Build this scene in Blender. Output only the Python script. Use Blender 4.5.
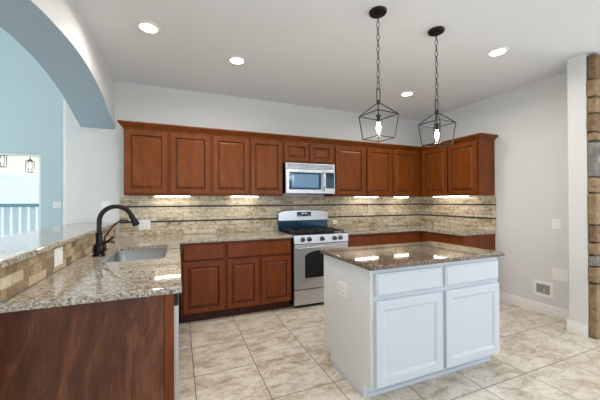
import bpy, bmesh, math, random
from mathutils import Vector, Matrix
random.seed(7)
for o in list(bpy.data.objects): bpy.data.objects.remove(o, do_unlink=True)
S = bpy.context.scene
C = S.collection
PI = math.pi

# ------------------------------------------------------------------ camera
YAW, PITCH, ROLL, FPX = 0.3914, 0.0062, -0.0039, 294.9
F = Vector((math.sin(YAW)*math.cos(PITCH), math.cos(YAW)*math.cos(PITCH), math.sin(PITCH)))
Rt = Vector((math.cos(YAW), -math.sin(YAW), 0)); Up = Rt.cross(F)
R2 = Rt*math.cos(ROLL)+Up*math.sin(ROLL); U2 = -Rt*math.sin(ROLL)+Up*math.cos(ROLL)
cam = bpy.data.cameras.new('camera'); camo = bpy.data.objects.new('camera', cam); C.objects.link(camo)
cam.sensor_width = 36; cam.lens = FPX/600*36; cam.clip_start = 0.02
M4 = Matrix(((R2.x, U2.x, -F.x, 0.5556), (R2.y, U2.y, -F.y, -4.0382), (R2.z, U2.z, -F.z, 1.3253), (0, 0, 0, 1)))
camo.matrix_world = M4
S.camera = camo

# ------------------------------------------------------------------ world, daylight, exposure
S.view_settings.view_transform = 'Standard'
S.view_settings.look = 'None'
S.view_settings.gamma = 1
S.view_settings.use_curve_mapping = False
S.view_settings.exposure = 0.02
w = bpy.data.worlds.new('world'); S.world = w; w.use_nodes = True
bg = w.node_tree.nodes['Background']
bg.inputs[0].default_value = (0.86, 0.94, 1.0, 1); bg.inputs[1].default_value = 1.15

def area(name, loc, rot, sx, sy, power, col, shape='RECTANGLE', spread=PI):
    l = bpy.data.lights.new(name, 'AREA'); l.shape = shape; l.size = sx
    if shape in ('RECTANGLE', 'ELLIPSE'): l.size_y = sy
    l.energy = power; l.color = col; l.spread = spread
    o = bpy.data.objects.new(name, l); C.objects.link(o); o.location = loc; o.rotation_euler = rot
    return o
# daylight of the breakfast-room windows behind the camera, and of the tall living-room windows on the left
area('window_daylight_rear', (1.6, -6.6, 1.2), (PI/2+.65, 0, 0), 5.0, 2.2, 50, (0.68, 0.85, 1.0))
area('window_daylight_living', (-5.4, -.6, 1.5), (0, -PI/2, 0), 2.8, 5.0, 110, (0.70, 0.89, 1.0))
area('window_daylight_family', (7.4, -4.9, 1.6), (0, PI/2, .12), 2.6, 3.6, 120, (0.84, 0.93, 1.0))
sl = bpy.data.lights.new('sun', 'SUN'); sl.energy = 4.5; sl.angle = .02; sl.color = (1, .96, .90)
so = bpy.data.objects.new('sun', sl); C.objects.link(so); so.rotation_euler = (math.radians(11), math.radians(-6), 0)

CAN_W = 8.5
WARM = (1.0, 0.945, 0.87)

# ------------------------------------------------------------------ mesh helpers
def box(bm, x0, x1, y0, y1, z0, z1, bev=0.0, seg=1):
    vs = [bm.verts.new((x, y, z)) for z in (z0, z1) for y in (y0, y1) for x in (x0, x1)]
    idx = [(0, 2, 3, 1), (4, 5, 7, 6), (0, 1, 5, 4), (1, 3, 7, 5), (3, 2, 6, 7), (2, 0, 4, 6)]
    fs = [bm.faces.new([vs[i] for i in q]) for q in idx]
    if bev > 0:
        es = list({e for f in fs for e in f.edges})
        bmesh.ops.bevel(bm, geom=es, offset=bev, segments=seg, affect='EDGES', profile=0.5)

def tube(bm, pts, r, n=10, caps=True):
    pts = [Vector(p) for p in pts]
    rr = r if isinstance(r, (list, tuple)) else [r]*len(pts)
    rings = []; prev = None
    for i, p in enumerate(pts):
        t = (pts[min(i+1, len(pts)-1)]-pts[max(i-1, 0)]).normalized()
        if prev is None:
            a = Vector((0, 0, 1)) if abs(t.z) < 0.9 else Vector((1, 0, 0))
            u = t.cross(a).normalized()
        else:
            u = (prev - t*prev.dot(t)).normalized()
        prev = u; v = t.cross(u)
        rings.append([bm.verts.new(p+(u*math.cos(2*PI*k/n)+v*math.sin(2*PI*k/n))*rr[i]) for k in range(n)])
    for a, b in zip(rings, rings[1:]):
        for k in range(n):
            bm.faces.new((a[k], a[(k+1) % n], b[(k+1) % n], b[k]))
    if caps:
        bm.faces.new(rings[0][::-1]); bm.faces.new(rings[-1])

def lathe(bm, prof, c=(0, 0, 0), axis='Z', n=24):
    """prof: list of (radius, height) along the axis from c"""
    def P(r, h, k):
        a = 2*PI*k/n; x, y = r*math.cos(a), r*math.sin(a)
        if axis == 'Z': v = (x, y, h)
        elif axis == 'Y': v = (x, h, y)
        else: v = (h, x, y)
        return bm.verts.new(Vector(v)+Vector(c))
    rings = []
    for r, h in prof:
        if r < 1e-6: rings.append([P(0, h, 0)])
        else: rings.append([P(r, h, k) for k in range(n)])
    for a, b in zip(rings, rings[1:]):
        for k in range(n):
            k2 = (k+1) % n
            if len(a) == 1 and len(b) == 1: continue
            if len(a) == 1: bm.faces.new((a[0], b[k2], b[k]))
            elif len(b) == 1: bm.faces.new((a[k], a[k2], b[0]))
            else: bm.faces.new((a[k], a[k2], b[k2], b[k]))

def torus(bm, c, R, r, M=None, sx=1.0, sz=1.0, n=14, m=6):
    g = []
    for i in range(n):
        a = 2*PI*i/n
        row = []
        for j in range(m):
            b = 2*PI*j/m
            p = Vector(((R*sx+r*math.cos(b))*math.cos(a), r*math.sin(b), (R*sz+r*math.cos(b))*math.sin(a)))
            if M: p = M @ p
            row.append(bm.verts.new(p+Vector(c)))
        g.append(row)
    for i in range(n):
        for j in range(m):
            bm.faces.new((g[i][j], g[(i+1) % n][j], g[(i+1) % n][(j+1) % m], g[i][(j+1) % m]))

def slab(bm, xs, ys, inside, z0, z1, bev=0.004):
    """a slab made of the grid cells for which inside(xc,yc); top and bottom arrises eased"""
    V = {}
    def vt(i, j, z):
        k = (i, j, z)
        if k not in V: V[k] = bm.verts.new((xs[i], ys[j], z))
        return V[k]
    nx, ny = len(xs)-1, len(ys)-1
    ins = lambda i, j: 0 <= i < nx and 0 <= j < ny and inside((xs[i]+xs[i+1])/2, (ys[j]+ys[j+1])/2)
    for i in range(nx):
        for j in range(ny):
            if not ins(i, j): continue
            bm.faces.new((vt(i, j, z1), vt(i+1, j, z1), vt(i+1, j+1, z1), vt(i, j+1, z1)))
            bm.faces.new((vt(i, j, z0), vt(i, j+1, z0), vt(i+1, j+1, z0), vt(i+1, j, z0)))
            for (di, dj, a, b) in ((-1, 0, (i, j+1), (i, j)), (1, 0, (i+1, j), (i+1, j+1)), (0, -1, (i, j), (i+1, j)), (0, 1, (i+1, j+1), (i, j+1))):
                if not ins(i+di, j+dj):
                    bm.faces.new((vt(*a, z0), vt(*b, z0), vt(*b, z1), vt(*a, z1)))
    bm.normal_update()
    if bev:
        es = [e for e in bm.edges if len(e.link_faces) == 2 and abs(abs(e.link_faces[0].normal.z)-abs(e.link_faces[1].normal.z)) > 0.5]
        bmesh.ops.bevel(bm, geom=es, offset=bev, segments=2, affect='EDGES', profile=0.5)

def panel(bm, x0, x1, z0, z1, y, t, frame=0.055, raised=True, flat=False, glaze_shade=False):
    """a door or drawer front facing -Y: its back at y, its face at y-t"""
    if flat:   prof = [(0, 0), (0, t-.010), (.010, t-.004), (.014, t)]
    elif raised: prof = [(0, 0), (0, t-.004), (.004, t), (frame, t), (frame+.005, t-.009), (frame+.010, t-.011), (frame+.030, t-.003), (frame+.034, t-.002)]
    else:      prof = [(0, 0), (0, t-.004), (.004, t), (frame, t), (frame+.004, t-.003), (frame+.012, t-.005), (frame+.018, t-.010)]
    rings = []
    for d, h in prof:
        rings.append([bm.verts.new((x, y-h, z)) for x, z in ((x0+d, z0+d), (x1-d, z0+d), (x1-d, z1-d), (x0+d, z1-d))])
    for q, (a, b) in enumerate(zip(rings, rings[1:])):
        for k in range(4):
            f = bm.faces.new((a[k], a[(k+1) % 4], b[(k+1) % 4], b[k]))
            if glaze_shade and (q in (0, 3, 4) if not flat else q == 0): f.material_index = 1
    bm.faces.new(rings[-1]); bm.faces.new(rings[0][::-1])

def obj(name, bm, mat, parent=None, smooth=False, loc=None):
    bmesh.ops.recalc_face_normals(bm, faces=bm.faces)
    me = bpy.data.meshes.new(name); bm.to_mesh(me); bm.free()
    for m_ in (mat if isinstance(mat, (list, tuple)) else [mat]): me.materials.append(m_)
    if smooth:
        for p in me.polygons: p.use_smooth = True
        try: me.set_sharp_from_angle(angle=math.radians(35))
        except Exception: pass
    o = bpy.data.objects.new(name, me); C.objects.link(o)
    if parent: o.parent = parent
    if loc: o.location = loc
    return o
def B(*a, **k):
    bm = bmesh.new(); box(bm, *a, **k); return bm
def tag(o, label, cat, group=None):
    o['label'] = label; o['category'] = cat
    if group: o['group'] = group
    return o
def thing(name, label, cat, loc=(0, 0, 0), rz=0, group=None):
    o = bpy.data.objects.new(name, None); C.objects.link(o); o.empty_display_size = 0.1
    o.location = loc; o.rotation_euler = (0, 0, rz)
    return tag(o, label, cat, group)
def struct(name, bm, mat, smooth=False):
    o = obj(name, bm, mat, smooth=smooth); o['kind'] = 'structure'; return o
def dup(root, loc, rz=None, label=None):
    r = root.copy(); C.objects.link(r); r.location = loc
    if rz is not None: r.rotation_euler = (0, 0, rz)
    if label: r['label'] = label
    for ch in list(root.children):
        c = ch.copy(); C.objects.link(c); c.parent = r
        for g in list(ch.children):
            d = g.copy(); C.objects.link(d); d.parent = c
    return r

# ------------------------------------------------------------------ materials
def lin(c):
    return tuple(((v/255)/12.92 if v/255 <= .04045 else ((v/255+.055)/1.055)**2.4) for v in c)+(1,)
def mat(name, col, rough=0.5, metal=0.0, spec=0.5, **kw):
    m = bpy.data.materials.new(name); m.use_nodes = True
    b = m.node_tree.nodes['Principled BSDF']
    b.inputs['Base Color'].default_value = lin(col); b.inputs['Roughness'].default_value = rough
    b.inputs['Metallic'].default_value = metal
    b.inputs['Specular IOR Level'].default_value = spec
    for k, v in kw.items(): b.inputs[k.replace('_', ' ')].default_value = v
    return m
class NT:
    def __init__(s, m): s.t = m.node_tree; s.b = s.t.nodes['Principled BSDF']
    def n(s, ty, **kw):
        x = s.t.nodes.new(ty)
        for k, v in kw.items():
            if k.startswith('i_'):
                key = k[2:].replace('_', ' ')
                x.inputs[key].default_value = v
            else: setattr(x, k, v)
        return x
    def l(s, a, b): s.t.links.new(a, b)
    def coords(s, scale=(1, 1, 1), loc=(0, 0, 0), rot=(0, 0, 0)):
        c = s.n('ShaderNodeTexCoord'); m = s.n('ShaderNodeMapping'); m.inputs['Scale'].default_value = scale
        m.inputs['Location'].default_value = loc; m.inputs['Rotation'].default_value = rot
        s.l(c.outputs['Object'], m.inputs['Vector']); return m.outputs[0]
    def noise(s, v, scale, detail=4, rough=.55, dist=0):
        x = s.n('ShaderNodeTexNoise'); x.inputs['Scale'].default_value = scale; x.inputs['Detail'].default_value = detail
        x.inputs['Roughness'].default_value = rough; x.inputs['Distortion'].default_value = dist
        s.l(v, x.inputs['Vector']); return x.outputs['Fac']
    def ramp(s, f, stops, interp='LINEAR'):
        r = s.n('ShaderNodeValToRGB'); r.color_ramp.interpolation = interp
        e = r.color_ramp.elements
        while len(e) < len(stops): e.new(0.5)
        for k, (p, c) in enumerate(stops):
            e[k].position = p; e[k].color = lin(c) if len(c) == 3 else c
        s.l(f, r.inputs[0]); return r.outputs[0]
    def mix(s, f, a, b, bt='MIX'):
        x = s.n('ShaderNodeMix', data_type='RGBA', blend_type=bt)
        for sock, v in ((x.inputs['Factor'], f), (x.inputs['A'] if False else x.inputs[6], a), (x.inputs[7], b)):
            if hasattr(v, 'is_output') or hasattr(v, 'links'): s.l(v, sock)
            elif isinstance(v, (int, float)): sock.default_value = v
            else: sock.default_value = lin(v) if len(v) == 3 else v
        return x.outputs[2]
    def bump(s, h, st=.2, d=.01):
        x = s.n('ShaderNodeBump'); x.inputs['Strength'].default_value = st; x.inputs['Distance'].default_value = d
        s.l(h, x.inputs['Height']); s.l(x.outputs[0], s.b.inputs['Normal'])

def wall_mat(name, col):
    m = mat(name, col, .75, spec=.25); n = NT(m); v = n.coords()
    n.bump(n.noise(v, 55, 3), .10, .004); return m
M_WALL = wall_mat('wall_paint', (220, 219, 216))
M_CEIL = wall_mat('ceiling_paint', (234, 236, 239))
M_LIV = wall_mat('living_room_paint', (196, 212, 215))
M_SOFF = wall_mat('soffit_paint_shade_tinted', (172, 192, 206))  # wall paint darkened and blued: soffit's shade and daylight tint put into colour
M_TRIM = mat('white_trim_paint', (236, 234, 228), .4)
M_WHITE = mat('white_cabinet_paint', (206, 210, 217), .38)
M_WHITEP = mat('white_cabinet_paint_lightened', (222, 223, 221), .45)  # island's one white, lightened here and darkened above to paint in the lighting
M_PLATE = mat('white_plastic', (240, 238, 232), .35)
M_SLOT = mat('socket_face', (206, 203, 196), .5)

def wood(name, a, b, c, rough=.36):
    m = mat(name, b, rough, spec=.22); n = NT(m)
    v = n.coords((5, 5, 1.3)); f = n.noise(v, 1.6, 7, .6, 1.6)
    col = n.ramp(f, [(.30, a), (.5, b), (.72, c)])
    v2 = n.coords((90, 90, 3)); g = n.noise(v2, 2.0, 3, .6)
    col = n.mix(n.ramp(g, [(.35, (0, 0, 0, 1)), (.75, (.22, .22, .22, 1))]), col, a)
    n.l(col, n.b.inputs['Base Color'])
    n.b.inputs['Coat Weight'].default_value = .03; n.b.inputs['Coat Roughness'].default_value = .18
    return m
def wood2(name, a, b, c, rough):
    m = mat(name, b, rough, spec=.4); n = NT(m)
    w1 = n.coords((3.2, 3.2, .9)); f = n.noise(w1, 2.4, 9, .68, 1.8)
    col = n.ramp(f, [(.30, a), (.48, b), (.62, c), (.78, b)])
    g = n.noise(n.coords((46, 46, 2.2)), 1.6, 6, .7, 1.2)
    col = n.mix(n.ramp(g, [(.42, (0, 0, 0, 1)), (.66, (.55, .55, .55, 1))]), col, a)
    k = n.noise(n.coords((5, 5, 9)), 1.1, 2, .4)
    col = n.mix(n.ramp(k, [(.60, (0, 0, 0, 1)), (.76, (.6, .6, .6, 1))]), col, (58, 34, 27))
    n.l(col, n.b.inputs['Base Color']); return m
M_WOOD = wood('cherry_wood', (98, 47, 11), (116, 58, 14), (130, 70, 21))
M_WOODL = wood('cherry_wood_base', (98, 45, 17), (116, 56, 23), (127, 66, 31))
M_WOODP = wood2('cherry_end_panel', (66, 33, 18), (92, 49, 29), (122, 74, 48), .36)
M_GLAZE_SHADE = wood('dark_glaze_shade_wood', (52, 24, 10), (62, 28, 12), (74, 36, 18))  # glazed grooves; outer edges of fronts darkened to paint the shade between them
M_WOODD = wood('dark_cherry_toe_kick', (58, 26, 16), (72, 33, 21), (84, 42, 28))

def granite(name, base, mid, dark, light, s=1.0, amt=.5):
    m = mat(name, base, .045, spec=.6); n = NT(m); v = n.coords()
    f = n.noise(v, 62*s, 8, .8, .5)
    col = n.ramp(f, [(.36, dark), (.44, mid), (.53, base), (.64, light)])
    vo = n.n('ShaderNodeTexVoronoi'); vo.inputs['Scale'].default_value = 170*s; n.l(v, vo.inputs['Vector'])
    sp = n.ramp(vo.outputs['Color'], [(.14, (1, 1, 1, 1)), (.24, (0, 0, 0, 1))])
    g2 = n.noise(v, 9*s, 3)
    spm = n.mix(1.0, sp, n.ramp(g2, [(.35, (.15, .15, .15, 1)), (.65, (amt+.35, amt+.35, amt+.35, 1))]), 'MULTIPLY')
    col = n.mix(spm, col, (66, 56, 50))
    vo2 = n.n('ShaderNodeTexVoronoi'); vo2.inputs['Scale'].default_value = 120*s; n.l(v, vo2.inputs['Vector'])
    sp2 = n.ramp(vo2.outputs['Color'], [(.76, (0, 0, 0, 1)), (.86, (.6, .6, .6, 1))])
    col = n.mix(sp2, col, light)
    n.l(col, n.b.inputs['Base Color']); return m
M_GRAN = granite('beige_granite', (184, 173, 155), (128, 114, 98), (66, 58, 54), (214, 210, 202))
M_GRANI = granite('brown_granite', (124, 106, 90), (84, 68, 56), (38, 32, 30), (170, 160, 146))

def floor_mat():
    m = mat('travertine_floor_tile', (200, 185, 160), .28, spec=.4); n = NT(m)
    P = .4715; v = n.coords((1, 1, 1), (-.666+P*10, 2.595+P*20, 0))
    br = n.n('ShaderNodeTexBrick', offset=0.0, squash=1.0)
    for k, x in (('Scale', 1), ('Mortar Size', .0034), ('Mortar Smooth', .1), ('Brick Width', P), ('Row Height', P), ('Bias', 0)): br.inputs[k].default_value = x
    br.inputs['Color1'].default_value = (0, 0, 0, 1); br.inputs['Color2'].default_value = (1, 1, 1, 1); br.inputs['Mortar'].default_value = (.5, .5, .5, 1)
    n.l(v, br.inputs['Vector'])
    # every tile cut from another place of the stone
    sc = n.n('ShaderNodeVectorMath', operation='MULTIPLY_ADD'); n.l(br.outputs['Color'], sc.inputs[0]); sc.inputs[1].default_value = (9, 5, 3); n.l(v, sc.inputs[2])
    mp = n.n('ShaderNodeMapping'); mp.inputs['Scale'].default_value = (1.0, 1.7, 1); mp.inputs['Rotation'].default_value = (0, 0, .5); n.l(sc.outputs[0], mp.inputs['Vector'])
    f = n.noise(mp.outputs[0], 5.0, 10, .74, .5)
    col = n.ramp(f, [(.31, (140, 119, 97)), (.42, (184, 169, 149)), (.51, (214, 204, 189)), (.68, (230, 225, 216))])
    f2 = n.noise(mp.outputs[0], 14, 10, .82, .7)
    col = n.mix(n.ramp(f2, [(.50, (0, 0, 0, 1)), (.64, (.62, .62, .62, 1))]), col, (148, 122, 94))
    col = n.mix(n.ramp(br.outputs['Color'], [(0, (0, 0, 0, 1)), (1, (.22, .22, .22, 1))]), col, (232, 222, 206))
    col = n.mix(br.outputs['Fac'], col, (118, 100, 80))
    n.l(col, n.b.inputs['Base Color'])
    n.bump(n.ramp(br.outputs['Fac'], [(0, (1, 1, 1, 1)), (1, (0, 0, 0, 1))]), .35, .003)
    return m
M_FLOOR = floor_mat()

def tile_mat(name, w_, h_, mortar, stops, mort_col, rot, jitter=.5, msize=.002, fs=22):
    m = mat(name, stops[1][1], .45, spec=.35); n = NT(m)
    c = n.n('ShaderNodeTexCoord'); sx = n.n('ShaderNodeSeparateXYZ'); n.l(c.outputs['Object'], sx.inputs[0])
    cb = n.n('ShaderNodeCombineXYZ'); n.l(sx.outputs[rot], cb.inputs[0]); n.l(sx.outputs[2], cb.inputs[1])
    br = n.n('ShaderNodeTexBrick', offset=0.5)
    for k, x in (('Scale', 1), ('Mortar Size', msize), ('Mortar Smooth', .3), ('Brick Width', w_), ('Row Height', h_), ('Bias', 0)): br.inputs[k].default_value = x
    br.inputs['Color1'].default_value = (0, 0, 0, 1); br.inputs['Color2'].default_value = (1, 1, 1, 1); br.inputs['Mortar'].default_value = (.5, .5, .5, 1)
    mp = n.n('ShaderNodeMapping'); mp.inputs['Location'].default_value = (10, 10-.914+.0, 0); n.l(cb.outputs[0], mp.inputs['Vector']); n.l(mp.outputs[0], br.inputs['Vector'])
    v = n.coords((1, 1, 1.6)); f = n.noise(v, fs, 8, .72, .5)
    ad = n.n('ShaderNodeMix', data_type='FLOAT'); ad.inputs[0].default_value = jitter; n.l(f, ad.inputs[2]); n.l(br.outputs['Color'], ad.inputs[3])
    col = n.ramp(ad.outputs[0], stops)
    vo = n.noise(v, 90, 4, .7); col = n.mix(n.ramp(vo, [(.55, (0, 0, 0, 1)), (.72, (.55, .55, .55, 1))]), col, (112, 94, 74))
    col = n.mix(br.outputs['Fac'], col, mort_col)
    n.l(col, n.b.inputs['Base Color'])
    n.bump(n.ramp(br.outputs['Fac'], [(0, (1, 1, 1, 1)), (1, (0, 0, 0, 1))]), .5, .003)
    return m
M_TILE = tile_mat('travertine_wall_tile', .20, .0535, 0, [(.34, (122, 102, 74)), (.44, (178, 160, 130)), (.52, (208, 194, 168)), (.68, (230, 221, 202))], (150, 136, 112), 0, .13, .002, 20)
M_TILER = tile_mat('travertine_wall_tile_right', .20, .0535, 0, [(.34, (122, 102, 74)), (.44, (178, 160, 130)), (.52, (208, 194, 168)), (.68, (230, 221, 202))], (150, 136, 112), 1, .13, .002, 20)
M_TILEB = tile_mat('travertine_bar_tile', .104, .0525, 0, [(.22, (104, 84, 60)), (.42, (160, 138, 106)), (.56, (188, 168, 134)), (.8, (212, 198, 170))], (150, 130, 100), 1, .5, .0025, 40)
M_LINER = mat('dark_liner_tile', (34, 27, 23), .3)

def steel(name, col, rough, axis=2, s=220):
    m = mat(name, col, rough, 1.0); n = NT(m)
    sc = [1, 1, 1]; sc[axis] = s/3
    f = n.noise(n.coords(tuple(sc)), 1.5, 3)
    n.l(n.ramp(f, [(.3, (rough*.8,)*3+(1,)), (.7, (rough*1.25,)*3+(1,))]), n.b.inputs['Roughness']); return m
M_STEEL = steel('stainless_steel', (204, 204, 207), .33)
M_STEELB = mat('sink_steel', (196, 196, 194), .27, 1.0)
M_CHROME = mat('polished_metal', (220, 220, 222), .1, 1.0)
M_BLACK = mat('black_enamel', (14, 14, 16), .18)
M_IRON = mat('cast_iron', (22, 22, 24), .5)
M_GLASSD = mat('dark_oven_glass', (16, 20, 24), .05, spec=.6)
M_MWREFL = mat('microwave_window_reflection', (112, 140, 164), .12, .7, spec=.7)  # blue of the reflected daylight put into the glass colour
M_BLUEP = mat('blue_black_glass_panel', (14, 58, 84), .12, .35, spec=.7)
M_KNOB = mat('dark_chrome_knob', (112, 112, 114), .2, .9)
M_BRONZE = mat('oil_rubbed_bronze', (34, 30, 30), .3, .6)
M_BRONZE2 = mat('copper_bronze', (86, 50, 32), .32, .8)
M_FIX = mat('black_fixture_metal', (30, 29, 29), .38, .5)

def emis(name, col, st):
    m = mat(name, (255, 255, 255), .5); b = m.node_tree.nodes['Principled BSDF']
    b.inputs['Emission Color'].default_value = col+(1,); b.inputs['Emission Strength'].default_value = st; return m
M_CAN = emis('downlight_lens', (1, .95, .87), 9)
M_UC = emis('undercabinet_lens', (1, .94, .84), 28)
M_BULB = emis('bulb_glow', (1, .90, .72), 22)
M_DISP = emis('display_digits', (.3, .7, .9), .4)

def glass(name, col=(1, 1, 1, 1)):
    m = bpy.data.materials.new(name); m.use_nodes = True; t = m.node_tree; t.nodes.clear()
    o = t.nodes.new('ShaderNodeOutputMaterial'); a = t.nodes.new('ShaderNodeBsdfTransparent'); g = t.nodes.new('ShaderNodeBsdfGlossy')
    g.inputs['Roughness'].default_value = .02; a.inputs[0].default_value = col
    f = t.nodes.new('ShaderNodeFresnel'); f.inputs[0].default_value = 1.45; mx = t.nodes.new('ShaderNodeMixShader')
    t.links.new(f.outputs[0], mx.inputs[0]); t.links.new(a.outputs[0], mx.inputs[1]); t.links.new(g.outputs[0], mx.inputs[2]); t.links.new(mx.outputs[0], o.inputs[0])
    return m
M_GLASS = glass('window_glass', (.93, .98, 1, 1))

def stone_mat(name, a, b, c):
    m = mat(name, b, .85, spec=.2); n = NT(m); v = n.coords()
    f = n.noise(v, 9, 8, .7, .6); n.l(n.ramp(f, [(.3, a), (.5, b), (.7, c)]), n.b.inputs['Base Color'])
    n.bump(n.noise(v, 30, 6, .7), .5, .02); return m
M_STONES = [stone_mat('tan_stone', (116, 94, 66), (150, 126, 94), (178, 158, 128)),
            stone_mat('grey_stone', (104, 98, 94), (138, 132, 124), (164, 158, 148)),
            stone_mat('brown_stone', (96, 74, 54), (128, 102, 76), (156, 130, 102))]
M_MORTAR = stone_mat('dark_mortar', (58, 46, 36), (82, 66, 52), (100, 82, 66))

# ------------------------------------------------------------------ setting
H = 2.76; RX = 4.544; AX0, AX1 = -.475, -.130      # arch wall faces
struct('floor', B(-6.0, 8.2, -7.6, 2.32, -.12, 0), M_FLOOR)
struct('ceiling', B(AX1, 8.2, -7.6, .12, H, H+.12), M_CEIL)
bm = bmesh.new()                                        # back wall with a rounded left end
prof = [(8.2, 0.0), (-.59, 0.0)]+[(-.59-.05*math.sin(a), .05-.05*math.cos(a)) for a in [PI/16*k for k in range(1, 9)]]+[(-.64, .14), (8.2, .14)]
lo = [bm.verts.new((x, y, 0)) for x, y in prof]; hi = [bm.verts.new((x, y, 4.8)) for x, y in prof]
for k in range(len(prof)):
    k2 = (k+1) % len(prof); bm.faces.new((lo[k], lo[k2], hi[k2], hi[k]))
bm.faces.new(lo[::-1]); bm.faces.new(hi)
struct('wall_back', bm, M_WALL, smooth=True)
struct('wall_right', B(RX, RX+.12, -2.3, 0, 0, H), M_WALL)
struct('wall_right_return', B(4.238, 8.2, -2.45, -2.3, 0, H), M_WALL)

# arch wall: a wall above a segmental arch, and the pier it lands on
bm = bmesh.new()
Y1 = -2.62
APT = [(.3, 2.03), (0, 2.185), (-.3, 2.292), (-.6, 2.376), (-.9, 2.426), (-1.2, 2.448), (-1.5, 2.439), (-1.9, 2.392), (-2.17, 2.342), (-2.475, 2.262), (-2.65, 2.20), (-2.9, 2.10)]
def za(y):
    for (a, b, c_, d_) in zip(APT, APT[1:], APT[2:], APT[3:]):
        if b[0] >= y >= c_[0]:
            m1 = (c_[1]-a[1])/(c_[0]-a[0]); m2 = (d_[1]-b[1])/(d_[0]-b[0]); h = c_[0]-b[0]; t = (y-b[0])/h
            return (2*t**3-3*t*t+1)*b[1]+(t**3-2*t*t+t)*h*m1+(-2*t**3+3*t*t)*c_[1]+(t**3-t*t)*h*m2
ys = [0-(-Y1)*k/36 for k in range(37)]
fr = [[bm.verts.new((x, y, za(y))) for y in ys] for x in (AX1, AX0)]
tp = [[bm.verts.new((x, y, 4.8)) for y in ys] for x in (AX1, AX0)]
for k in range(36):
    bm.faces.new((fr[0][k], fr[0][k+1], tp[0][k+1], tp[0][k]))
    bm.faces.new((fr[1][k+1], fr[1][k], tp[1][k], tp[1][k+1]))
    bm.faces.new((fr[0][k+1], fr[0][k], fr[1][k], fr[1][k+1]))
    bm.faces.new((tp[0][k], tp[0][k+1], tp[1][k+1], tp[1][k]))
for k in (0, 36): bm.faces.new((fr[0][k], tp[0][k], tp[1][k], fr[1][k]))
es = [e for e in bm.edges if all(abs(v.co.z-za(v.co.y)) < 1e-4 for v in e.verts) and abs(e.verts[0].co.x-e.verts[1].co.x) < 1e-4]
bmesh.ops.bevel(bm, geom=es, offset=.010, segments=3, affect='EDGES')
bm.normal_update()
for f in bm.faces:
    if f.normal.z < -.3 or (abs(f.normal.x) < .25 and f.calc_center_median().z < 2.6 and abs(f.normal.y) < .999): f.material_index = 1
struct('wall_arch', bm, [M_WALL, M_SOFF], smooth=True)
struct('wall_pier', B(AX0, AX1, -7.6, Y1, 0, 4.8), M_WALL)
struct('wall_bar', B(-.45, -.13, -2.415, -.001, 0, 1.058), M_WALL)

# living room beyond the arch
LY = 2.2
wx0, wx1, wz0, wz1 = -2.9, -1.58, .62, 2.145
bm = bmesh.new()
slab_x = [-6, wx0, wx1, 8.2]; slab_z = [0, wz0, wz1, 4.8]
for i in range(3):
    for j in range(3):
        if i == 1 and j == 1: continue
        box(bm, slab_x[i], slab_x[i+1], LY, LY+.12, slab_z[j], slab_z[j+1])
bmesh.ops.remove_doubles(bm, verts=bm.verts, dist=1e-5)
struct('wall_living_room', bm, M_LIV)
struct('ceiling_living_room', B(-6, AX0, -7.6, 2.32, 4.8, 4.92), M_LIV)
wf = bmesh.new()
for a in ((wx0, wx1, wz0, wz0+.035), (wx0, wx1, wz1-.035, wz1), (wx0, wx0+.035, wz0+.035, wz1-.035), (wx1-.035, wx1, wz0+.035, wz1-.035)):
    box(wf, a[0], a[1], LY+.04, LY+.10, a[2], a[3])
wn = struct('window_1', wf, M_TRIM)
obj('window_pane', B(wx0+.03, wx1-.03, LY+.066, LY+.072, wz0+.03, wz1-.03), M_GLASS, wn)

# baseboards
def baseboard(name, p0, p1, nrm):
    """moulded baseboard from p0 to p1 (on the wall), standing out along nrm"""
    bm = bmesh.new(); pr = [(0, 0), (.018, 0), (.018, .050), (.014, .056), (.014, .080), (.009, .088), (.009, .104), (.003, .114), (0, .114)]
    rows = [[bm.verts.new((p[0]+nrm[0]*d, p[1]+nrm[1]*d, z)) for d, z in pr] for p in (p0, p1)]
    for k in range(len(pr)):
        k2 = (k+1) % len(pr); bm.faces.new((rows[0][k], rows[1][k], rows[1][k2], rows[0][k2]))
    bm.faces.new(rows[0]); bm.faces.new(rows[1][::-1])
    return struct(name, bm, M_TRIM)
baseboard('baseboard_right', (RX, -2.30), (RX, -1.36), (-1, 0))
baseboard('baseboard_pier', (4.238, -2.45), (4.238, -2.282), (-1, 0))
baseboard('baseboard_pier_inner', (4.2385, -2.3), (RX-.018, -2.3), (0, 1))

# stone facing on the end of the right-hand wall
st = thing('stone_column', 'rough tan and grey stacked stone facing beside the white wall end', 'stone column', (4.245, -2.515, 0))
obj('mortar_core', B(.015, 1.2, .015, .063, 0, 2.74), M_MORTAR, st)
rs = random.Random(11); bms = [bmesh.new() for _ in range(3)]
zj = [0, .53, .69, .80, .92, 1.09, 1.40, 1.555, 1.90, 1.985, 2.17, 2.325, 2.50, 2.745]
for k in range(len(zj)-1):
    x = -.010+rs.uniform(-.010, .008); first = True
    while x < 1.1:
        L = rs.uniform(.16, .42); t = rs.choice((0, 0, 1, 2)) if not first else [0, 0, 1, 0, 2, 0, 0, 1, 0, 2, 0, 0, 2][k]
        tmp = bmesh.new(); box(tmp, x, min(x+L, 1.2), rs.uniform(-.012, .004), .0635, zj[k]+.007, zj[k+1]-.007, .012, 2)
        for v in tmp.verts: v.co += Vector((rs.uniform(-1, 1), rs.uniform(-1, 0), rs.uniform(-1, 1)))*.005
        me = bpy.data.meshes.new('t'); tmp.to_mesh(me); tmp.free(); bms[t].from_mesh(me); bpy.data.meshes.remove(me)
        x += L+.014; first = False
for b_, m_, nm in zip(bms, M_STONES, ('tan_stones', 'grey_stones', 'brown_stones')): obj(nm, b_, m_, st)

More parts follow.
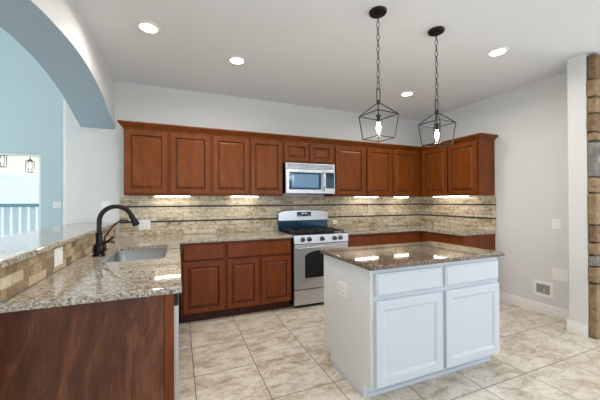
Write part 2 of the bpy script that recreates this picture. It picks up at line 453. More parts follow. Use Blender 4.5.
# ------------------------------------------------------------------ cabinets
FB = -.61                                                  # face frame plane of the base cabinets
def upper_cabinet(label, x0, x1, z0, z1, doors, loc=(0, 0, 0), rz=0, dep=.305, group='cherry wall cabinets'):
    """local: back on y=0, front to -y; x from 0"""
    W_ = x1-x0
    t = thing('wall_cabinet', label, 'cabinet', loc, rz, group)
    obj('cabinet_body', B(0, W_, -dep, -.003, z0-loc[2], z1-loc[2], .002), M_WOOD, t)
    for a, b in doors:
        bm = bmesh.new(); panel(bm, a-x0, b-x0, z0+.022-loc[2], z1-.028-loc[2], -dep-.0005, .021, glaze_shade=True); obj('door', bm, [M_WOOD, M_GLAZE_SHADE], t)
    return t
ZB, ZT = 1.405, 2.16
upper_cabinet('cherry wall cabinet with two doors at the far left end, nearest the arch', 0, .925, ZB, ZT, [(.016, .440), (.474, .910)], (0, 0, ZB))
upper_cabinet('cherry wall cabinet with two doors just left of the microwave', .926, 1.850, ZB, ZT, [(.950, 1.385), (1.412, 1.836)], (.926, 0, ZB))
upper_cabinet('short cherry wall cabinet with two small doors directly above the microwave', 1.851, 2.616, 1.852, ZT, [(1.866, 2.224), (2.240, 2.600)], (1.851, 0, 1.852))
upper_cabinet('cherry wall cabinet with two doors just right of the microwave', 2.617, 3.655, ZB, ZT, [(2.650, 3.140), (3.186, 3.640)], (2.617, 0, ZB))
upper_cabinet('one-door cherry wall cabinet filling the inside corner', 3.656, RX-.003, ZB, ZT, [(3.680, 4.185)], (3.656, 0, ZB))
upper_cabinet('cherry wall cabinet with two doors on the right-hand wall', .328, 1.34, ZB, ZT, [(.372, .845), (.870, 1.318)], (RX, -.328, ZB), -PI/2, dep=.324-.02)

# crown moulding along the tops of the wall cabinets
bm = bmesh.new()
pr = [(0, -.012), (.004, -.012), (.010, .004), (.022, .010), (.040, .030), (.052, .040), (.052, .055), (0, .055)]
UFX = RX-.306; path = [((-.0, -.004), (-1, 0)), ((0, -.307), (-1, -1)), ((UFX, -.307), (-1, -1)), ((UFX, -1.342), (-1, -1)), ((RX-.004, -1.342), (0, -1))]
rows = []
for (x, y), (nx, ny) in path:
    rows.append([bm.verts.new((x+nx*d, y+ny*d, ZT+z)) for d, z in pr])
for a, b in zip(rows, rows[1:]):
    for k in range(len(pr)-1): bm.faces.new((a[k], b[k], b[k+1], a[k+1]))
bm.faces.new(rows[0]); bm.faces.new(rows[-1][::-1])
tag(obj('crown_moulding', bm, M_WOOD), 'dark cherry crown moulding running along the tops of the wall cabinets', 'moulding')

def base_cabinet(label, W_, fronts, loc, rz=0, woodm=None, dep=.61, ztop=.878, group='cherry base cabinets', toe=True, end=False):
    """fronts: list of (kind, x0, x1, z0, z1) in local coordinates"""
    t = thing('base_cabinet', label, 'cabinet', loc, rz, group)
    obj('cabinet_body', B(0, W_, -dep, -.003, .105, ztop, .002), M_WOODL, t)
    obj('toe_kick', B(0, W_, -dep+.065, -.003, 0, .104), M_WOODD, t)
    for kd, a, b, z0, z1 in fronts:
        bm = bmesh.new(); panel(bm, a, b, z0, z1, -dep-.0005, .02, flat=(kd == 'drawer_front'), glaze_shade=True); obj(kd, bm, [M_WOODL, M_GLAZE_SHADE], t)
    return t
DZ = (.685, .850); OZ = (.115, .668)
bx = .580
base_cabinet('cherry base cabinet with one drawer over one door beside the peninsula', 1.052-bx, [('drawer_front', .02, .455, *DZ), ('door', .02, .455, *OZ)], (bx, 0, 0))
base_cabinet('cherry base cabinet with one wide drawer over two doors left of the range', 1.852-1.053, [('drawer_front', .015, .785, *DZ), ('door', .015, .385, *OZ), ('door', .412, .785, *OZ)], (1.053, 0, 0))
base_cabinet('cherry base cabinet with a wide drawer right of the range', 3.475-2.644, [('drawer_front', .015, .825, *DZ), ('door', .015, .41, *OZ), ('door', .432, .825, *OZ)], (2.644, 0, 0))
base_cabinet('narrow cherry base cabinet in the inside corner right of the range', RX-.004-3.476, [('drawer_front', .02, .435, *DZ), ('door', .02, .435, *OZ)], (3.476, 0, 0))
base_cabinet('cherry base cabinet on the right-hand wall with its plain end panel showing', 1.34-.612, [('drawer_front', .06, .710, *DZ), ('door', .06, .375, *OZ), ('door', .395, .710, *OZ)], (RX, -.612, 0), -PI/2)

# peninsula: sink cabinet, dishwasher, finished end panel
PX = .535
t = thing('sink_cabinet', 'cherry sink cabinet of the peninsula, under the stainless sink', 'cabinet', (-.118, -.62, 0))
bm = bmesh.new(); box(bm, 0, .02, -1.19, 0, .1, .70); box(bm, PX+.118-.02, PX+.118, -1.19, 0, .1, .878); box(bm, .02, PX+.098, -1.19, -1.17, .1, .878); box(bm, .02, PX+.098, -1.17, 0, .1, .12)
obj('cabinet_body', bm, M_WOODL, t)
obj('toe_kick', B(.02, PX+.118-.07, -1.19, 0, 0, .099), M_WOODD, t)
t = thing('dishwasher', 'stainless dishwasher under the peninsula, only its door edge showing past the end panel', 'dishwasher', (-.10, -2.395, 0))
obj('dishwasher_body', B(0, PX+.10-.02, 0, .58, .1, .872), M_BLACK, t)
obj('dishwasher_door', B(PX+.10-.018, PX+.10+.022, .002, .578, .03, .795, .004, 2), M_STEEL, t)
obj('control_strip', B(PX+.10-.018, PX+.10+.020, .002, .578, .80, .872, .004, 2), M_BLACK, t)
t = thing('end_panel', 'reddish brown wood end panel closing the peninsula, under the speckled granite', 'panel', (-.118, -2.44, 0))
obj('wood_sheet', B(-.34, PX+.118-.045, 0, .02, 0, .878), M_WOODP, t)
obj('corner_stile', B(PX+.118-.043, PX+.118, -.006, .04, 0, .878, .002), M_WOODL, t)

# ------------------------------------------------------------------ worktops
TZ0, TZ1 = .881, .914
SX0, SX1, SY0, SY1 = .045, .465, -1.655, -.905
CX1 = .571; CY1 = -2.482; CF = -.645
bm = bmesh.new()
slab(bm, [-.117, CX1, 1.858], [CY1, CF, -.004], lambda x, y: x < CX1 or y > CF, TZ0, TZ1, .006)
ct_ = obj('countertop', bm, M_GRAN)
bm = bmesh.new(); rr_ = []
for z_ in (TZ0-.05, TZ1+.05):
    ring = []
    for qx, qy, a0 in ((SX1, SY1, 0), (SX0, SY1, PI/2), (SX0, SY0, PI), (SX1, SY0, 1.5*PI)):
        for k in range(7):
            a = a0+PI/2*k/6; ccx = qx-.06 if qx == SX1 else qx+.06; ccy = qy-.06 if qy == SY1 else qy+.06
            ring.append(bm.verts.new((ccx+.06*math.cos(a), ccy+.06*math.sin(a), z_)))
    rr_.append(ring)
for k in range(28): bm.faces.new((rr_[0][k], rr_[0][(k+1) % 28], rr_[1][(k+1) % 28], rr_[1][k]))
bm.faces.new(rr_[0][::-1]); bm.faces.new(rr_[1])
cut = obj('cutter', bm, M_GRAN)
md_ = ct_.modifiers.new('cut', 'BOOLEAN'); md_.object = cut; md_.operation = 'DIFFERENCE'; md_.solver = 'EXACT'
bpy.context.view_layer.update(); dg = bpy.context.evaluated_depsgraph_get()
me_ = bpy.data.meshes.new_from_object(ct_.evaluated_get(dg)); ct_.modifiers.clear(); ct_.data = me_
bpy.data.objects.remove(cut, do_unlink=True)
tag(ct_, 'polished beige speckled granite worktop of the peninsula and back left run, around the sink', 'countertop')
bm = bmesh.new()
slab(bm, [2.643, RX-.648, RX-.004], [-1.358, CF, -.004], lambda x, y: y > CF or x > RX-.648, TZ0, TZ1, .006)
tag(obj('countertop', bm, M_GRAN), 'polished beige granite worktop turning the corner to the right of the range', 'countertop')
tag(obj('bar_ledge', (lambda b_: (slab(b_, [-.56, -.102], [-2.485, -.003], lambda x, y: True, 1.06, 1.092, .006), b_)[1])(bmesh.new()), M_GRAN),
    'raised granite bar ledge on the tiled half wall under the arch', 'bar ledge')

# backsplashes
t = thing('tile_backsplash', 'beige travertine tile backsplash with two dark liner strips along the back wall', 'backsplash', (-.085, 0, TZ1))
bm = bmesh.new()
z1s, z2s = 1.088, 1.275
for a, b in ((TZ1+.001, z1s-.011), (z1s+.011, z2s-.011), (z2s+.011, 1.402)): box(bm, 0, RX-.012+.085, -.012, -.002, a-TZ1, b-TZ1)
obj('tile_field', bm, M_TILE, t)
for zz in (z1s, z2s): obj('liner_strip', B(0, RX-.012+.085, -.015, -.002, zz-.0105-TZ1, zz+.0105-TZ1, .003), M_LINER, t)
t = thing('tile_backsplash', 'beige travertine tile backsplash with dark liner strips on the right-hand wall', 'backsplash', (RX, 0, TZ1))
bm = bmesh.new()
for a, b in ((TZ1+.001, z1s-.011), (z1s+.011, z2s-.011), (z2s+.011, 1.402)): box(bm, -.012, -.002, -1.355, -.017, a-TZ1, b-TZ1)
obj('tile_field', bm, M_TILER, t)
for zz in (z1s, z2s): obj('liner_strip', B(-.015, -.002, -1.355, -.017, zz-.0105-TZ1, zz+.0105-TZ1, .003), M_LINER, t)
tag(obj('tile_backsplash', B(0, .009, -2.44, -.018, .001, 1.058-TZ1), M_TILEB, loc=(-.129, 0, TZ1)), 'brown and tan small tile backsplash of the half wall below the bar ledge', 'backsplash')

# ------------------------------------------------------------------ sink and taps
t = thing('sink', 'stainless steel undermount sink set into the peninsula granite', 'sink', ((SX0+SX1)/2, (SY0+SY1)/2, TZ0-.21))
bm = bmesh.new(); cx, cy = (SX1-SX0)/2+.008, (SY1-SY0)/2+.008
def rrect(hx, hy, r, z, n=5):
    out = []
    for qx, qy, a0 in ((1, 1, 0), (-1, 1, PI/2), (-1, -1, PI), (1, -1, 1.5*PI)):
        for k in range(n+1):
            a = a0+PI/2*k/n; out.append(bm.verts.new((qx*(hx-r)+r*math.cos(a), qy*(hy-r)+r*math.sin(a), z)))
    return out
rg = [rrect(cx+.02, cy+.02, .07, .208), rrect(cx, cy, .06, .208), rrect(cx-.006, cy-.006, .06, .05), rrect(cx-.02, cy-.02, .06, .016), rrect(cx-.05, cy-.05, .05, .008), rrect(.045, .045, .0449, .002)]
for a, b in zip(rg, rg[1:]):
    for k in range(len(a)): bm.faces.new((a[k], a[(k+1) % len(a)], b[(k+1) % len(a)], b[k]))
bm.faces.new(rg[-1])
obj('basin', bm, M_STEELB, t, smooth=True)
bm = bmesh.new(); lathe(bm, [(0, .006), (.03, .006), (.044, .009), (.044, .003)]); obj('drain', bm, M_CHROME, t, smooth=True)

fx, fy = -.012, -1.33
t = thing('kitchen_faucet', 'black bronze gooseneck pull-down faucet standing behind the sink', 'faucet', (fx, fy, TZ1+.001))
bm = bmesh.new(); lathe(bm, [(0, 0), (.043, 0), (.043, .010), (.037, .016), (.041, .05), (.037, .078), (.028, .092), (.023, .10), (.023, .165), (.026, .168), (.026, .176), (.018, .18)]); obj('faucet_body', bm, M_BRONZE, t, smooth=True)
bm = bmesh.new(); Rg = .112; dx, dy = math.cos(.12), math.sin(.12)
pts = [(0, 0, .17), (0, 0, .22), (0, 0, .265)]+[(dx*Rg*(1-math.cos(a)), dy*Rg*(1-math.cos(a)), .265+Rg*math.sin(a)*1.02) for a in [PI*k/18 for k in range(1, 17)]]
tube(bm, pts, .0175, 12); obj('gooseneck', bm, M_BRONZE, t, smooth=True)
e0 = Vector(pts[-1]); d = (e0-Vector(pts[-2])).normalized()
bm = bmesh.new(); tube(bm, [e0-d*.012, e0+d*.015, e0+d*.02, e0+d*.055, e0+d*.085, e0+d*.090], [.019, .021, .019, .025, .028, .022], 14); obj('spray_head', bm, M_BRONZE, t, smooth=True)
bm = bmesh.new(); tube(bm, [(.02, -.012, .085), (.045, -.03, .098), (.085, -.055, .13), (.105, -.065, .142)], [.012, .009, .008, .009], 10); obj('lever_handle', bm, M_BRONZE, t, smooth=True)

t = thing('water_dispenser', 'slim copper bronze water tap with a thin curved spout beside the faucet', 'tap', (-.035, -1.03, TZ1+.001))
bm = bmesh.new(); lathe(bm, [(0, 0), (.024, 0), (.024, .006), (.015, .012), (.013, .05), (.015, .055), (.012, .085), (.006, .09)]); obj('tap_body', bm, M_BRONZE2, t, smooth=True)
bm = bmesh.new(); tube(bm, [(0, 0, .085), (.0, 0, .11), (.035, -.01, .165), (.08, -.02, .222), (.125, -.03, .252), (.165, -.035, .255), (.195, -.04, .238)], .0075, 8); obj('spout', bm, M_BRONZE2, t, smooth=True)
bm = bmesh.new(); tube(bm, [(.01, -.005, .062), (.05, -.02, .075), (.08, -.03, .062)], [.007, .008, .006], 8); obj('lever', bm, M_BRONZE2, t, smooth=True)

# ------------------------------------------------------------------ range
RXA, RW = 1.866, .772
t = thing('gas_range', 'stainless steel gas range with five knobs and a curved backguard', 'stove', (RXA, 0, 0))
obj('range_body', B(.002, RW-.002, -.635, -.03, .06, .900, .002), M_BLACK, t)
bm = bmesh.new(); box(bm, .03, RW-.03, -.60, -.05, 0, .059); obj('base_plinth', bm, M_BLACK, t)
obj('storage_drawer', B(.004, RW-.004, -.662, -.636, .045, .228, .004, 2), M_STEEL, t)
dr = obj('oven_door', B(.004, RW-.004, -.668, -.636, .240, .792, .005, 2), M_STEEL, t)
bm = bmesh.new(); wpts = []
for x, z in ((.145, .375), (.613, .375)): wpts.append((x, z))
n_ = 12
for k in range(n_+1):
    x = .613-(.613-.145)*k/n_; wpts.append((x, .652+.062*math.sin(PI*k/n_)**.6))
f0 = [bm.verts.new((x, -.6705, z)) for x, z in wpts]; f1 = [bm.verts.new((x, -.664, z)) for x, z in wpts]
bm.faces.new(f0); bm.faces.new(f1[::-1])
for k in range(len(wpts)): bm.faces.new((f0[k], f0[(k+1) % len(wpts)], f1[(k+1) % len(wpts)], f1[k]))
obj('oven_window', bm, M_GLASSD, dr)
bm = bmesh.new(); tube(bm, [(.04, -.668, .755), (.045, -.70, .757), (.06, -.712, .758), (.2, -.718, .758), (.38, -.72, .758), (.56, -.718, .758), (.70, -.712, .758), (.713, -.70, .757), (.718, -.668, .755)], .0125, 10)
obj('oven_handle', bm, M_STEEL, dr, smooth=True)
bm = bmesh.new()
vs = [[(x, -.672, .806), (x, -.668, .800), (x, -.636, .800), (x, -.636, .905), (x, -.655, .908)] for x in (.002, RW-.002)]
a = [bm.verts.new(p) for p in vs[0]]; b = [bm.verts.new(p) for p in vs[1]]
for k in range(5): bm.faces.new((a[k], a[(k+1) % 5], b[(k+1) % 5], b[k]))
bm.faces.new(a); bm.faces.new(b[::-1])
obj('control_panel', bm, M_STEEL, t)
for x in (.115, .205, .385, .565, .650):
    bm = bmesh.new(); c0 = (x, -.664, .855)
    lathe(bm, [(0, .004), (.031, .004), (.031, -.004), (.024, -.008), (.022, -.034), (.018, -.038), (0, -.038)], c0, 'Y', 20)
    kn = obj('burner_knob', bm, M_KNOB, t, smooth=True)
    obj('knob_grip', B(x-.0045, x+.0045, -.709, -.696, .838, .872, .002), M_BLACK, kn)
obj('cooktop', B(.004, RW-.004, -.650, -.085, .901, .916, .005, 2), M_BLACK, t)
for gx0, gx1 in ((.03, .262), (.270, .488), (.496, .728)):
    bm = bmesh.new()
    y0, y1 = -.615, -.115
    for y in (y0, (y0+y1)/2, y1): box(bm, gx0, gx1, y-.006, y+.006, .938, .952, .002)
    for x in (gx0+.006, gx1-.006): box(bm, x-.006, x+.006, y0, y1, .938, .952, .002)
    xm = (gx0+gx1)/2
    for yc in ((y0*3+y1)/4, (y0+y1*3)/4):
        for q in range(4):
            a_ = q*PI/2; ex, ey = math.cos(a_), math.sin(a_)
            L = (gx1-gx0)/2 if q % 2 == 0 else (y1-y0)/4
            tube(bm, [(xm+ex*.035, yc+ey*.035, .950), (xm+ex*L, yc+ey*L, .945)], .006, 6)
    for x in (gx0+.006, gx1-.006):
        for y in (y0, y1): box(bm, x-.007, x+.007, y-.007, y+.007, .9165, .94)
    obj('burner_grate', bm, M_IRON, t)
for x, y in ((.146, -.49), (.146, -.24), (.379, -.365), (.612, -.49), (.612, -.24)):
    bm = bmesh.new(); lathe(bm, [(.046, .9165), (.046, .924), (.036, .928), (.036, .936), (.03, .938), (0, .938)], (x, y, 0), 'Z', 20); obj('burner_cap', bm, M_IRON, t, smooth=True)
# backguard: curved top edge, a black band below, a dark display in the middle
def curved_plate(x0, x1, y0, y1, z0, zf, n=14):
    bm = bmesh.new(); fr = []
    for k in range(n+1):
        x = x0+(x1-x0)*k/n; u = 2*k/n-1
        zt = zf-.018*abs(u)**2.2-(.02 if k in (0, n) else 0)
        fr.append([bm.verts.new((x, y1, z0)), bm.verts.new((x, y0-.012*(1-u*u), z0)), bm.verts.new((x, y0-.012*(1-u*u)+.004, zt-.010)), bm.verts.new((x, y0+.016, zt)), bm.verts.new((x, y1, zt))])
    for a, b in zip(fr, fr[1:]):
        for k in range(5): bm.faces.new((a[k], b[k], b[(k+1) % 5], a[(k+1) % 5]))
    bm.faces.new(fr[0]); bm.faces.new(fr[-1][::-1]); return bm
bg_ = obj('backguard', curved_plate(-.004, RW+.004, -.085, -.025, 1.06, 1.212), M_STEEL, t, smooth=True)
obj('backguard_band', B(.002, RW-.002, -.082, -.025, .917, 1.059, .003), M_BLUEP, t)
obj('display', B(.27, .49, -.101, -.094, 1.115, 1.178, .002), M_BLACK, bg_)
bm = bmesh.new()
for q, x in enumerate((.345, .365, .395, .415)): box(bm, x-.006, x+.006, -.1022, -.1012, 1.148, 1.166)
obj('clock_digits', bm, M_DISP, bg_)
M_BTN = mat('button_grey', (120, 128, 134), .4)
for x in (.305, .455): obj('touch_button', B(x-.025, x+.025, -.1022, -.1012, 1.124, 1.142), M_BTN, bg_)
bm = bmesh.new(); lathe(bm, [(.0, -.0985), (.010, -.0985), (.010, -.093)], (.38, 0, 1.088), 'Y', 16); obj('round_badge', bm, M_CHROME, bg_)

# ------------------------------------------------------------------ microwave
t = thing('microwave', 'stainless over-the-range microwave with dark window and vertical handle', 'microwave', (1.862, 0, 1.436))
MW, MH = .738, .412
obj('microwave_body', B(.002, MW-.002, -.355, -.004, .004, MH, .002), M_BLACK, t)
obj('vent_grille', B(0, MW, -.380, -.3555, MH-.075, MH, .004, 2), M_STEEL, t)
bm = bmesh.new()
for k in range(4): box(bm, .03, MW-.03, -.3815, -.379, MH-.062+k*.014, MH-.056+k*.014)
obj('vent_slots', bm, M_BLACK, t)
md = obj('microwave_door', B(0, .575, -.390, -.3555, 0, MH-.078, .006, 2), M_STEEL, t)
obj('window_frame', B(.045, .515, -.3925, -.388, .055, MH-.125, .003), M_BLUEP, md)
obj('window_glass', B(.085, .475, -.3945, -.3915, .080, MH-.150, .002), M_MWREFL, md)
bm = bmesh.new(); tube(bm, [(.545, -.39, .045), (.545, -.42, .055), (.545, -.434, .09), (.545, -.438, MH/2-.04), (.545, -.434, MH-.165), (.545, -.42, MH-.13), (.545, -.39, MH-.12)], .012, 10); obj('door_handle', bm, M_CHROME, md, smooth=True)
cp = obj('control_panel', B(.577, MW, -.388, -.3555, 0, MH-.078, .006, 2), M_STEEL, t)
obj('keypad', B(.592, MW-.018, -.391, -.387, .075, MH-.118, .002), M_BLUEP, cp)
obj('display', B(.602, MW-.028, -.3925, -.3905, MH-.165, MH-.128, .001), M_BLACK, cp)
bm = bmesh.new()
for r_ in range(5):
    for c_ in range(3): box(bm, .604+c_*.038, .630+c_*.038, -.3922, -.3905, .088+r_*.027, .105+r_*.027)
obj('keypad_buttons', bm, mat('keypad_grey', (60, 84, 98), .3), cp)
bm = bmesh.new(); lathe(bm, [(0, -.3925), (.012, -.3925), (.012, -.389)], (.045, 0, .028), 'Y', 16); obj('round_badge', bm, M_CHROME, md)
obj('bottom_vent', B(.40, MW-.06, -.34, -.15, -.008, .003), M_BLACK, t)

# ------------------------------------------------------------------ island
IX0, IX1, IY0, IY1 = 1.725, 2.950, -2.432, -1.765
t = thing('kitchen_island', 'white painted kitchen island with two drawers and two doors', 'island', (IX0, IY0, 0))
IW, ID = IX1-IX0, IY1-IY0
obj('island_body', B(.006, IW, 0, ID, .105, .878, .002), M_WHITE, t)
bm = bmesh.new()
pl = [(.0, .002), (.0, .105), (.07, .105), (.07, 0)]
pts = [(0.003, .105), (.075, .105), (.075, 0), (ID-.12, 0), (ID-.12, .105), (ID, .105), (ID, .878), (.003, .878)]
a = [bm.verts.new((-.012, y, z)) for y, z in pts]; b = [bm.verts.new((.005, y, z)) for y, z in pts]
bm.faces.new(a); bm.faces.new(b[::-1])
for k in range(len(pts)): bm.faces.new((a[k], a[(k+1) % len(pts)], b[(k+1) % len(pts)], b[k]))
obj('side_panel', bm, M_WHITEP, t)
obj('toe_kick', B(.006, IW, .075, ID-.12, 0, .104), M_WHITE, t)
obj('base_moulding', B(-.020, -.0125, .075, ID-.12, 0, .045, .002), M_WHITE, t)
obj('toe_moulding', B(.004, IW+.004, .065, .0745, 0, .028, .003), M_WHITE, t)
for a_, b_ in ((.018, .600), (.632, IW-.012)):
    bm = bmesh.new(); panel(bm, a_, b_, .700, .850, -.0005, .024, flat=True); obj('drawer_front', bm, M_WHITE, t)
    bm = bmesh.new(); panel(bm, a_, b_, .108, .672, -.0005, .024, .058, raised=False); obj('door', bm, M_WHITE, t)
bm = bmesh.new(); slab(bm, [1.688, 2.985], [-2.470, -1.735], lambda x, y: True, .881, .914, .006)
tag(obj('island_countertop', bm, M_GRANI), 'dark brown speckled granite slab on the white island', 'countertop')

# ------------------------------------------------------------------ outlets, plates
def wall_plate(label, loc, rz, w_, h_, gangs=1, kind='outlet', cat='outlet'):
    """faces -y locally"""
    t = thing('wall_'+('outlet' if kind == 'outlet' else 'switch' if kind == 'switch' else 'plate'), label, cat, loc, rz)
    obj('cover_plate', B(-w_/2, w_/2, -.007, -.0005, -h_/2, h_/2, .003, 2), M_PLATE, t)
    for g in range(gangs):
        x = (g-(gangs-1)/2)*.046
        if kind == 'outlet':
            ins = obj('receptacle', B(x-.017, x+.017, -.009, -.0072, -.034, .034, .001), M_PLATE, t)
            for dz in (-.018, .018): obj('socket', B(x-.008, x+.008, -.0094, -.0089, dz-.005, dz+.007), M_SLOT, ins)
        elif kind == 'switch': obj('rocker', B(x-.016, x+.016, -.011, -.0072, -.033, .033, .002), M_PLATE, t)
        elif kind == 'jack':
            bm = bmesh.new(); lathe(bm, [(0, -.011), (.006, -.011), (.008, -.0072)], (0, 0, .006), 'Y', 14); obj('cable_jack', bm, M_CHROME, t)
    return t
wall_plate('white plate on the brown tile of the bar half wall', (-.1195, -1.825, 1.000), PI/2, .128, .108, 1, 'switch', 'wall plate')
wall_plate('white double outlet on the back wall tile behind the sink', (.178, -.0152, 1.055), 0, .128, .118, 2)
wall_plate('small white plate on the back wall tile just right of the range', (2.80, -.0152, 1.012), 0, .075, .060, 0, 'plate', 'wall plate')
wall_plate('white switch plate on the plain wall behind the black faucet', (-.222, -.0005, 1.29), 0, .085, .095, 1, 'switch', 'switch')
wall_plate('white switch plate on the blue living room wall right of the window', (-1.355, LY-.0005, 1.29), 0, .115, .115, 2, 'switch', 'switch')
wall_plate('white outlet on the left side of the island', (IX0-.0125, -2.085, .655), -PI/2, .122, .112, 2)
wall_plate('upper white jack plate on the right-hand wall', (RX-.0005, -2.045, 1.06), -PI/2, .095, .118, 0, 'jack', 'wall plate')
wall_plate('blank white plate low on the right-hand wall', (RX-.0005, -2.075, .487), -PI/2, .15, .13, 0, 'plate', 'wall plate')
t = thing('water_outlet_box', 'recessed white water supply box with a small valve, low on the right-hand wall', 'outlet box', (RX, -1.905, .285), -PI/2)
bm = bmesh.new(); q = .105; qi = .072; h_ = .088; hi_ = .055
for a in ((-q, -qi, -h_, h_), (qi, q, -h_, h_), (-qi, qi, -h_, -hi_), (-qi, qi, hi_, h_)): box(bm, a[0], a[1], -.010, -.0005, a[2], a[3])
obj('box_frame', bm, M_PLATE, t)
obj('box_back', B(-qi, qi, -.003, -.0006, -hi_, hi_), mat('box_inner_grey', (150, 148, 144), .6), t)
bm = bmesh.new(); tube(bm, [(.015, -.006, -.03), (.015, -.012, -.005), (.015, -.022, .012)], [.010, .010, .009], 10); tube(bm, [(-.012, -.022, .012), (.042, -.022, .012)], .006, 8); obj('valve', bm, M_CHROME, t, smooth=True)

# ------------------------------------------------------------------ lights of the room
def downlight(label, x, y):
    t = thing('recessed_downlight', label, 'ceiling light', (x, y, H), 0, 'recessed ceiling downlights')
    bm = bmesh.new(); lathe(bm, [(.066, -.001), (.066, -.010), (.070, -.013), (.086, -.008), (.088, -.001)], n=28); obj('trim_ring', bm, M_TRIM, t, smooth=True)
    bm = bmesh.new(); lathe(bm, [(0, -.007), (.0655, -.007), (.0655, -.002), (0, -.002)], n=28); obj('lens', bm, M_CAN, t)
    l = area('downlight_lamp', (x, y, H-.018), (0, 0, 0), .13, .13, CAN_W, WARM, 'DISK', math.radians(165))
for lb, x, y in (('recessed round downlight nearest the arch wall', .332, -1.347), ('recessed round downlight above the left cabinets, second from the arch', 1.105, -1.053),
                 ('recessed round downlight above the right corner, between the two pendants', 3.368, -.967), ('recessed round downlight right of both pendants near the stone', 3.388, -2.156)):
    downlight(lb, x, y)
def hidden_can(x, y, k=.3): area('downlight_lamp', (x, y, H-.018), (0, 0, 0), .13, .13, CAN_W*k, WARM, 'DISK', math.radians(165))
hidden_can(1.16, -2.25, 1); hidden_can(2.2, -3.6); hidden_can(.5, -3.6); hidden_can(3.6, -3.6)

def uc_light(label, x, y, L, rz=0):
    t = thing('undercabinet_light', label, 'light bar', (x, y, ZB), rz, 'white light bars under the wall cabinets')
    obj('housing', B(-L/2-.012, L/2+.012, -.03, .03, -.006, -.001, .001), M_TRIM, t)
    obj('lens', B(-L/2, L/2, -.008, .008, -.016, -.0062, .003, 2), M_UC, t)
uc_light('glowing light bar under the leftmost wall cabinet', .495, -.16, .385)
uc_light('glowing light bar under the wall cabinet left of the microwave', 1.365, -.16, .350)
uc_light('glowing light bar under the wall cabinet right of the microwave', 3.285, -.16, .42)
uc_light('glowing short light bar under the corner wall cabinet', 3.97, -.16, .28)
uc_light('glowing long light bar under the wall cabinet on the right-hand wall', 4.38, -.755, .61, PI/2)

# pendants
def pendant(label, x, y):
    t = thing('pendant_lantern', label, 'pendant light', (x, y, H), 0, 'open cage pendants above the island')
    bm = bmesh.new(); lathe(bm, [(0, -.001), (.066, -.001), (.066, -.010), (.060, -.018), (.012, -.022), (.009, -.034), (0, -.034)], n=28); obj('canopy', bm, M_FIX, t, smooth=True)
    ztop = -.034; zl = -.585
    bm = bmesh.new(); n = 12; st_ = (ztop-zl)/n
    for k in range(n):
        Mx = Matrix.Rotation(PI/2*(k % 2)+.4, 3, 'Z')
        torus(bm, (0, 0, ztop-st_*(k+.5)), .0105, .0030, Mx, 1.0, 2.4, 12, 5)
    obj('chain', bm, M_FIX, t, smooth=True)
    bm = bmesh.new()
    for dx_ in (-.014, .014): box(bm, dx_-.003, dx_+.003, -.003, .003, zl-.09, zl)
    for z_ in (zl-.003, zl-.09): box(bm, -.017, .017, -.003, .003, z_-.003, z_+.003)
    obj('hanging_loop', bm, M_FIX, t)
    za_, zs, zb_ = -.686, -.785, -.962
    a0 = .129; b0 = .098
    bm = bmesh.new()
    rot = lambda p: (p[0]*math.cos(.12)-p[1]*math.sin(.12), p[0]*math.sin(.12)+p[1]*math.cos(.12))
    ct = [rot((a0*1.12*math.cos(PI/4+PI/2*k), a0*1.12*math.sin(PI/4+PI/2*k))) for k in range(4)]
    cb = [rot((b0*1.18*math.cos(PI/4+PI/2*k), b0*1.18*math.sin(PI/4+PI/2*k))) for k in range(4)]
    for k in range(4):
        k2 = (k+1) % 4
        tube(bm, [(0, 0, za_), (*ct[k], zs)], .0038, 6); tube(bm, [(*ct[k], zs), (*ct[k2], zs)], .0038, 6)
        tube(bm, [(*ct[k], zs), (*cb[k], zb_)], .0038, 6); tube(bm, [(*cb[k], zb_), (*cb[k2], zb_)], .0038, 6)
    lathe(bm, [(0, za_+.012), (.012, za_+.012), (.014, za_-.014), (.006, za_-.022)], n=12)
    obj('cage_frame', bm, M_FIX, t)
    bm = bmesh.new(); tube(bm, [(0, 0, za_-.02), (0, 0, za_-.10)], .0045, 8); lathe(bm, [(.0, za_-.10), (.020, za_-.10), (.020, za_-.108), (.0125, za_-.110), (.0125, za_-.152), (0, za_-.152)], n=14); obj('candle_sleeve', bm, M_FIX, t, smooth=True)
    zb2 = za_-.153
    bm = bmesh.new(); lathe(bm, [(0, zb2), (.010, zb2), (.012, zb2-.012), (.016, zb2-.03), (.0165, zb2-.045), (.012, zb2-.068), (.005, zb2-.090), (0, zb2-.098)], n=16); obj('bulb', bm, M_BULB, t, smooth=True)
    l = bpy.data.lights.new('pendant_lamp', 'POINT'); l.energy = 3.5; l.color = (1, .88, .70); l.shadow_soft_size = .03
    o = bpy.data.objects.new('pendant_lamp', l); C.objects.link(o); o.location = (x+.0, y, H+zb2-.125)
pendant('open black cage pendant on a chain, left of the two over the island', 1.95, -2.215)
pendant('open black cage pendant on a chain, right of the two over the island', 2.56, -2.195)

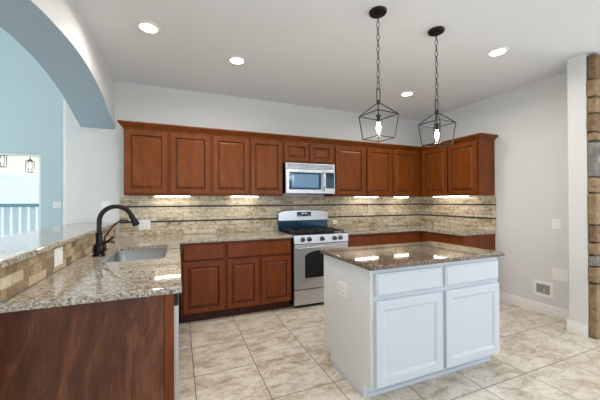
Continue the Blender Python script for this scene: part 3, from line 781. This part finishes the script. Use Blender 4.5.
# ------------------------------------------------------------------ outside the living-room window
M_POST = mat('white_porch_paint', (236, 240, 244), .5); M_CREAM = mat('cream_soffit_paint', (236, 230, 212), .6); M_TEAL = mat('blue_grey_rail', (120, 158, 170), .5)
struct('porch_floor', B(-6.0, 1.0, 2.34, 5.2, -.12, .0), mat('porch_concrete', (214, 214, 212), .8))
tag(obj('porch_beam', B(-5.5, .5, 4.0, 4.2, 1.99, 2.45, .005), M_CREAM), 'cream porch beam seen through the upper part of the window', 'beam')
tag(obj('porch_fascia', B(-5.5, .5, 3.96, 3.999, 1.88, 1.985, .004), M_POST), 'white board under the porch beam outside the window', 'board')
t = thing('porch_railing', 'white picket porch railing with a blue-grey top rail outside the window', 'railing', (-2.3, 3.9, 0))
obj('top_rail', B(-3.2, 2.8, -.05, .05, 1.24, 1.31, .005), M_TEAL, t)
obj('bottom_rail', B(-3.2, 2.8, -.03, .03, .10, .16, .004), M_POST, t)
for k in range(20): obj('picket', B(-1.3+k*.14, -1.21+k*.14, -.02, .02, .162, 1.238), M_POST, t)
tag(obj('porch_rafter', B(-5.5, .5, 3.50, 3.60, 2.62, 2.74, .004), M_POST), 'white porch rafter carrying the lanterns, just above the window view', 'rafter')
def lantern(label, x, y, zt):
    t = thing('porch_lantern', label, 'lantern', (x, y, zt), 0, 'lanterns outside the window')
    w2 = .048; h_ = .225
    bm = bmesh.new()
    for sx in (-1, 1):
        for sy in (-1, 1): box(bm, sx*w2-.0045, sx*w2+.0045, sy*w2-.0045, sy*w2+.0045, -.10-h_, -.10)
    for z_ in (-.10, -.10-h_):
        for s_ in (-1, 1):
            box(bm, -w2-.0045, w2+.0045, s_*w2-.0045, s_*w2+.0045, z_-.0045, z_+.0045); box(bm, s_*w2-.0045, s_*w2+.0045, -w2+.0045, w2-.0045, z_-.0045, z_+.0045)
    obj('lantern_frame', bm, M_FIX, t)
    bm = bmesh.new(); tube(bm, [(0, 0, 2.619-zt), (0, 0, -.06)], .006, 8); lathe(bm, [(0, -.06), (.014, -.06), (.05, -.094), (0, -.094)], n=4); obj('lantern_cap', bm, M_FIX, t)
    l = bpy.data.lights.new('lantern_lamp', 'POINT'); l.energy = 3; l.color = (1, .9, .74); l.shadow_soft_size = .03
    lo_ = bpy.data.objects.new('lantern_lamp', l); C.objects.link(lo_); lo_.location = (x, y, zt-.28)
    bm = bmesh.new(); lathe(bm, [(0, -.15), (.014, -.15), (.024, -.20), (.014, -.24), (0, -.245)], n=14); obj('lantern_bulb', bm, emis('lantern_glow_'+label[:4], (1, .95, .85), 3), t, smooth=True)
lantern('small square black lantern at the left of the window view', -2.645, 3.55, 2.36)
lantern('small square black lantern in the right half of the window view', -2.215, 3.55, 2.27)
